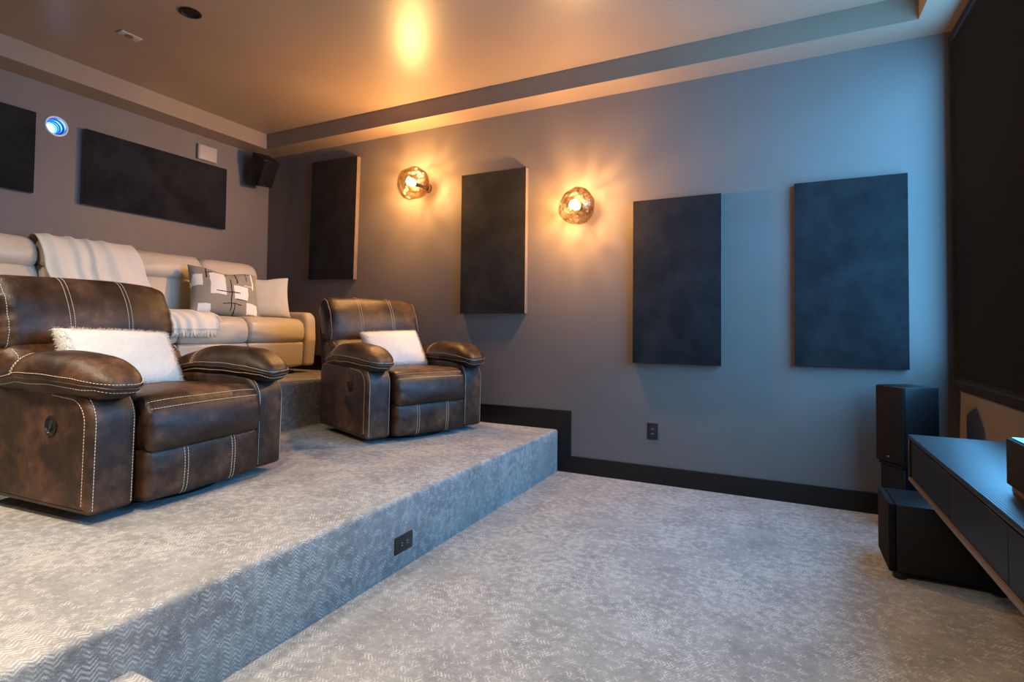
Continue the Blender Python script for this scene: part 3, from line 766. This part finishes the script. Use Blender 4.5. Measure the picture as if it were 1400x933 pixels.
# ------------------------------------------------------------------ cream sofa
SX, SZ = -4.10, Z2
t = sofa = thing('sofa', 'cream leather reclining sofa along the back wall with four seats', 'sofa', (-4.55, 2.54, Z2))
O = Vector((-4.55, 2.54, Z2))
def loc(v): return [(p[0]-O.x, p[1]-O.y, p[2]-O.z) for p in v]
def sbuild(mb, name, mt=M_CREAM, parent=None, angle=75):
    mb.v = loc(mb.v); return mb.build(name, mt, parent or sofa, angle=angle)
YD = [3.752, 3.147, 2.542, 1.937, 1.332]
sst = MB()
for k in range(4):
    y1, y0 = YD[k]-.003, YD[k+1]+.003
    # seat cushion
    pr = Prof(catmull([(-4.85, 1.02), (-4.85, 1.16), (-4.7, 1.195), (-4.45, 1.205), (-4.25, 1.207), (-4.14, 1.195), (-4.085, 1.155), (-4.07, 1.09), (-4.08, 1.02), (-4.12, .992), (-4.3, .985), (-4.6, .99)], 6), y0, y1, .035, .03, .010, 12, 5, .006, k*3.1)
    sbuild(pr.mb(), 'seat_cushion')
    tt = pr.near(-4.075, 1.02); dashes(sst, [pr.P(tt, y0+.03+(y1-y0-.06)*q/40, .0015) for q in range(41)], .008, .006, .001)
    # front panel
    pr = Prof(fillet([(-4.25, .76, .01), (-4.105, .755, .03), (-4.090, .985, .025), (-4.25, .985, .01)], 5), y0, y1, .014, .014, .008, 10, 4)
    sbuild(pr.mb(), 'footrest')
    # back cushion and headrest
    pr = Prof(catmull([(-4.70, 1.10), (-4.665, 1.19), (-4.675, 1.32), (-4.71, 1.46), (-4.75, 1.54), (-4.81, 1.565), (-4.90, 1.55), (-4.92, 1.35), (-4.88, 1.12), (-4.78, 1.07)], 6), y0, y1, .04, .035, .012, 12, 5, .006, k*5.7)
    sbuild(pr.mb(), 'back_cushion')
    for yy in ((y0+y1)/2-.006,):
        a, b = pr.near(-4.665, 1.19), pr.near(-4.75, 1.54)
        if abs(a-b) > .5: b += 1 if b < a else -1
        dashes(sst, [pr.P(a+(b-a)*q/30, yy, .001) for q in range(31)], .006, .005, .001)
    dx = (.0, .03, .045, .02)[k]
    pr = Prof(catmull([(-4.775+dx, 1.545), (-4.738+dx, 1.58), (-4.735+dx, 1.64), (-4.765+dx, 1.705), (-4.815+dx, 1.742), (-4.87+dx, 1.74), (-4.905+dx, 1.70), (-4.91+dx, 1.62), (-4.88+dx, 1.555), (-4.83+dx, 1.54)], 6), y0+.004, y1-.004, .06, .04, .010, 12, 6, .008, k*8.3)
    sbuild(pr.mb(), 'headrest')
sbuild(sst, 'stitching', mat('tan_thread', (.42, .32, .22), .8)).__setitem__('kind', 'stuff')
for s, (ya, yb) in enumerate(((3.757, 3.875), (1.209, 1.327))):
    pr = Prof(fillet([(-4.93, .762, .03), (-4.075, .762, .03), (-4.06, 1.0, .3), (-4.07, 1.262, .085), (-4.5, 1.272, .3), (-4.93, 1.285, .06)], 7), ya, yb, .034, .030, .006, 6, 6, .003, 3.3)
    sbuild(pr.mb(), 'armrest')
for y in (3.754, 1.33):
    sbuild(MB().bbox(-4.42, -4.335, y-.014, y+.004, 1.207, 1.232, .003, 2), 'button_panel', M_PLASTIC)
sbuild(MB().bbox(-4.95, -4.80, 1.34, 3.745, .80, 1.52, .03, 3), 'back_frame')
sbuild(MB().box(-4.92, -4.22, 1.3, 3.8, .735, .80), 'base_frame', M_BLACK)
for y in (3.62, 3.25, 2.9, 2.3, 1.6):
    sbuild(MB().bbox(-4.36, -4.13, y-.05, y+.05, Z2, Z2+.030, .004, 1).box(-4.5, -4.2, y-.02, y+.02, Z2+.028, Z2+.05), 'foot', M_BLACKMETAL)

# ------------------------------------------------------------------ pillows on the sofa
mb = pillow_mb(.58, .47, .21, .06, 26, 4, .09)
o = mb.build('throw_pillow', M_PRINT, angle=80); tag(o, 'grey pillow printed with white blocks and dark lines on the sofa', 'pillow')
o.matrix_world = orient((-4.43, 3.155, 1.425), (.86, -.20, .45), (-.45, .05, .9), math.radians(-9))
mb = pillow_mb(.47, .42, .15, .07, 26, 9, .06)
o = mb.build('throw_pillow.001', M_LINEN, angle=80); tag(o, 'plain pale linen pillow at the arm end of the sofa', 'pillow')
o.matrix_world = orient((-4.385, 3.515, 1.408), (.78, -.50, .38), (-.36, .18, .9), math.radians(-2))

# ------------------------------------------------------------------ ivory throw
def throw():
    path = [(-4.955, 1.50), (-4.935, 1.64), (-4.905, 1.74), (-4.84, 1.775), (-4.77, 1.765), (-4.705, 1.70), (-4.675, 1.62), (-4.665, 1.52), (-4.635, 1.40), (-4.62, 1.28), (-4.55, 1.228), (-4.40, 1.226), (-4.25, 1.230), (-4.13, 1.222), (-4.062, 1.170), (-4.048, 1.10)]
    ctr = [2.23, 2.23, 2.23, 2.23, 2.235, 2.25, 2.27, 2.29, 2.33, 2.37, 2.43, 2.49, 2.55, 2.60, 2.63, 2.64]
    hw = [.31, .31, .31, .315, .32, .325, .33, .335, .33, .32, .30, .28, .25, .22, .19, .18]
    nu, sub = 56, 5; rows = []
    def cr(a, i, t):
        p = [a[max(0, min(len(a)-1, i+k-1))] for k in range(4)]
        return .5*(2*p[1]+(-p[0]+p[2])*t+(2*p[0]-5*p[1]+4*p[2]-p[3])*t*t+(-p[0]+3*p[1]-3*p[2]+p[3])*t**3)
    xs, zs = [p[0] for p in path], [p[1] for p in path]
    for i in range(len(path)-1):
        for j in range(sub): t_ = j/sub; rows.append((cr(xs, i, t_), cr(zs, i, t_), cr(ctr, i, t_), cr(hw, i, t_), (i+t_)/(len(path)-1)))
    rows.append((xs[-1], zs[-1], ctr[-1], hw[-1], 1.0))
    mb = MB(); vs = []; fs = []; norms = []
    for k, r in enumerate(rows):
        a, b = rows[max(0, k-1)], rows[min(len(rows)-1, k+1)]; tx, tz = b[0]-a[0], b[1]-a[1]; l_ = math.hypot(tx, tz) or 1
        nx, nz = -tz/l_, tx/l_
        if k == 0: pass
        for q in range(nu+1):
            u = 2*q/nu-1; v = r[4]
            amp = .006+.016*min(1, max(0, (v-.22)/.25))-.010*min(1, max(0, (v-.6)/.15))
            f = .5+.5*math.sin(u*13+2.2*math.sin(u*3.1+v*2.0)+v*2.5)
            f2 = .5+.5*noise.noise(Vector((u*3.3, v*3, 4)))
            off = amp*(f**2*1.5+f2*.8)
            sag = 1 if nz*1 > -2 else 1
            vs.append((r[0]-nx*0+abs(nx)*off*(1 if v > .2 else -1)*1.0, r[2]+u*r[3]+.010*math.sin(v*9+u*6), r[1]+max(0, abs(nz))*off))
    W = nu+1
    for k in range(len(rows)-1):
        for q in range(nu): fs.append((k*W+q, k*W+q+1, (k+1)*W+q+1, (k+1)*W+q))
    mb.add(vs, fs)
    t = mb.build('throw_blanket', M_THROW, angle=180); tag(t, 'ivory wool throw draped over the sofa back and seat', 'blanket')
    md = t.modifiers.new('thick', 'SOLIDIFY'); md.thickness = .006; md.offset = 1
    fr = MB(); rnd = random.Random(3); last = vs[-W:]
    for q in range(nu):
        for rep in range(2):
            p = Vector(last[q]).lerp(Vector(last[q+1]), rep*.5+.2); ln = rnd.uniform(.045, .06); sw = rnd.uniform(-.010, .010)
            fr.tube([p+Vector((0, 0, .004)), p+Vector((.004, sw*.3, -ln*.5)), p+Vector((.003, sw, -ln))], [.0028, .0026, .0016], 5)
    # a few tassels along the slanted side edge by the seat front
    for k in range(len(rows)-12, len(rows)-1):
        p = Vector(vs[k*W+nu])
        for rep in range(2):
            sw = rnd.uniform(-.008, .008); p2 = p+Vector((rep*.012, 0, 0))
            fr.tube([p2, p2+Vector((.002, .016, -.008)), p2+Vector((sw, .036, -.014))], [.0028, .0026, .0016], 5)
    f = fr.build('fringe', M_THROW, t); f['kind'] = 'stuff'
throw()
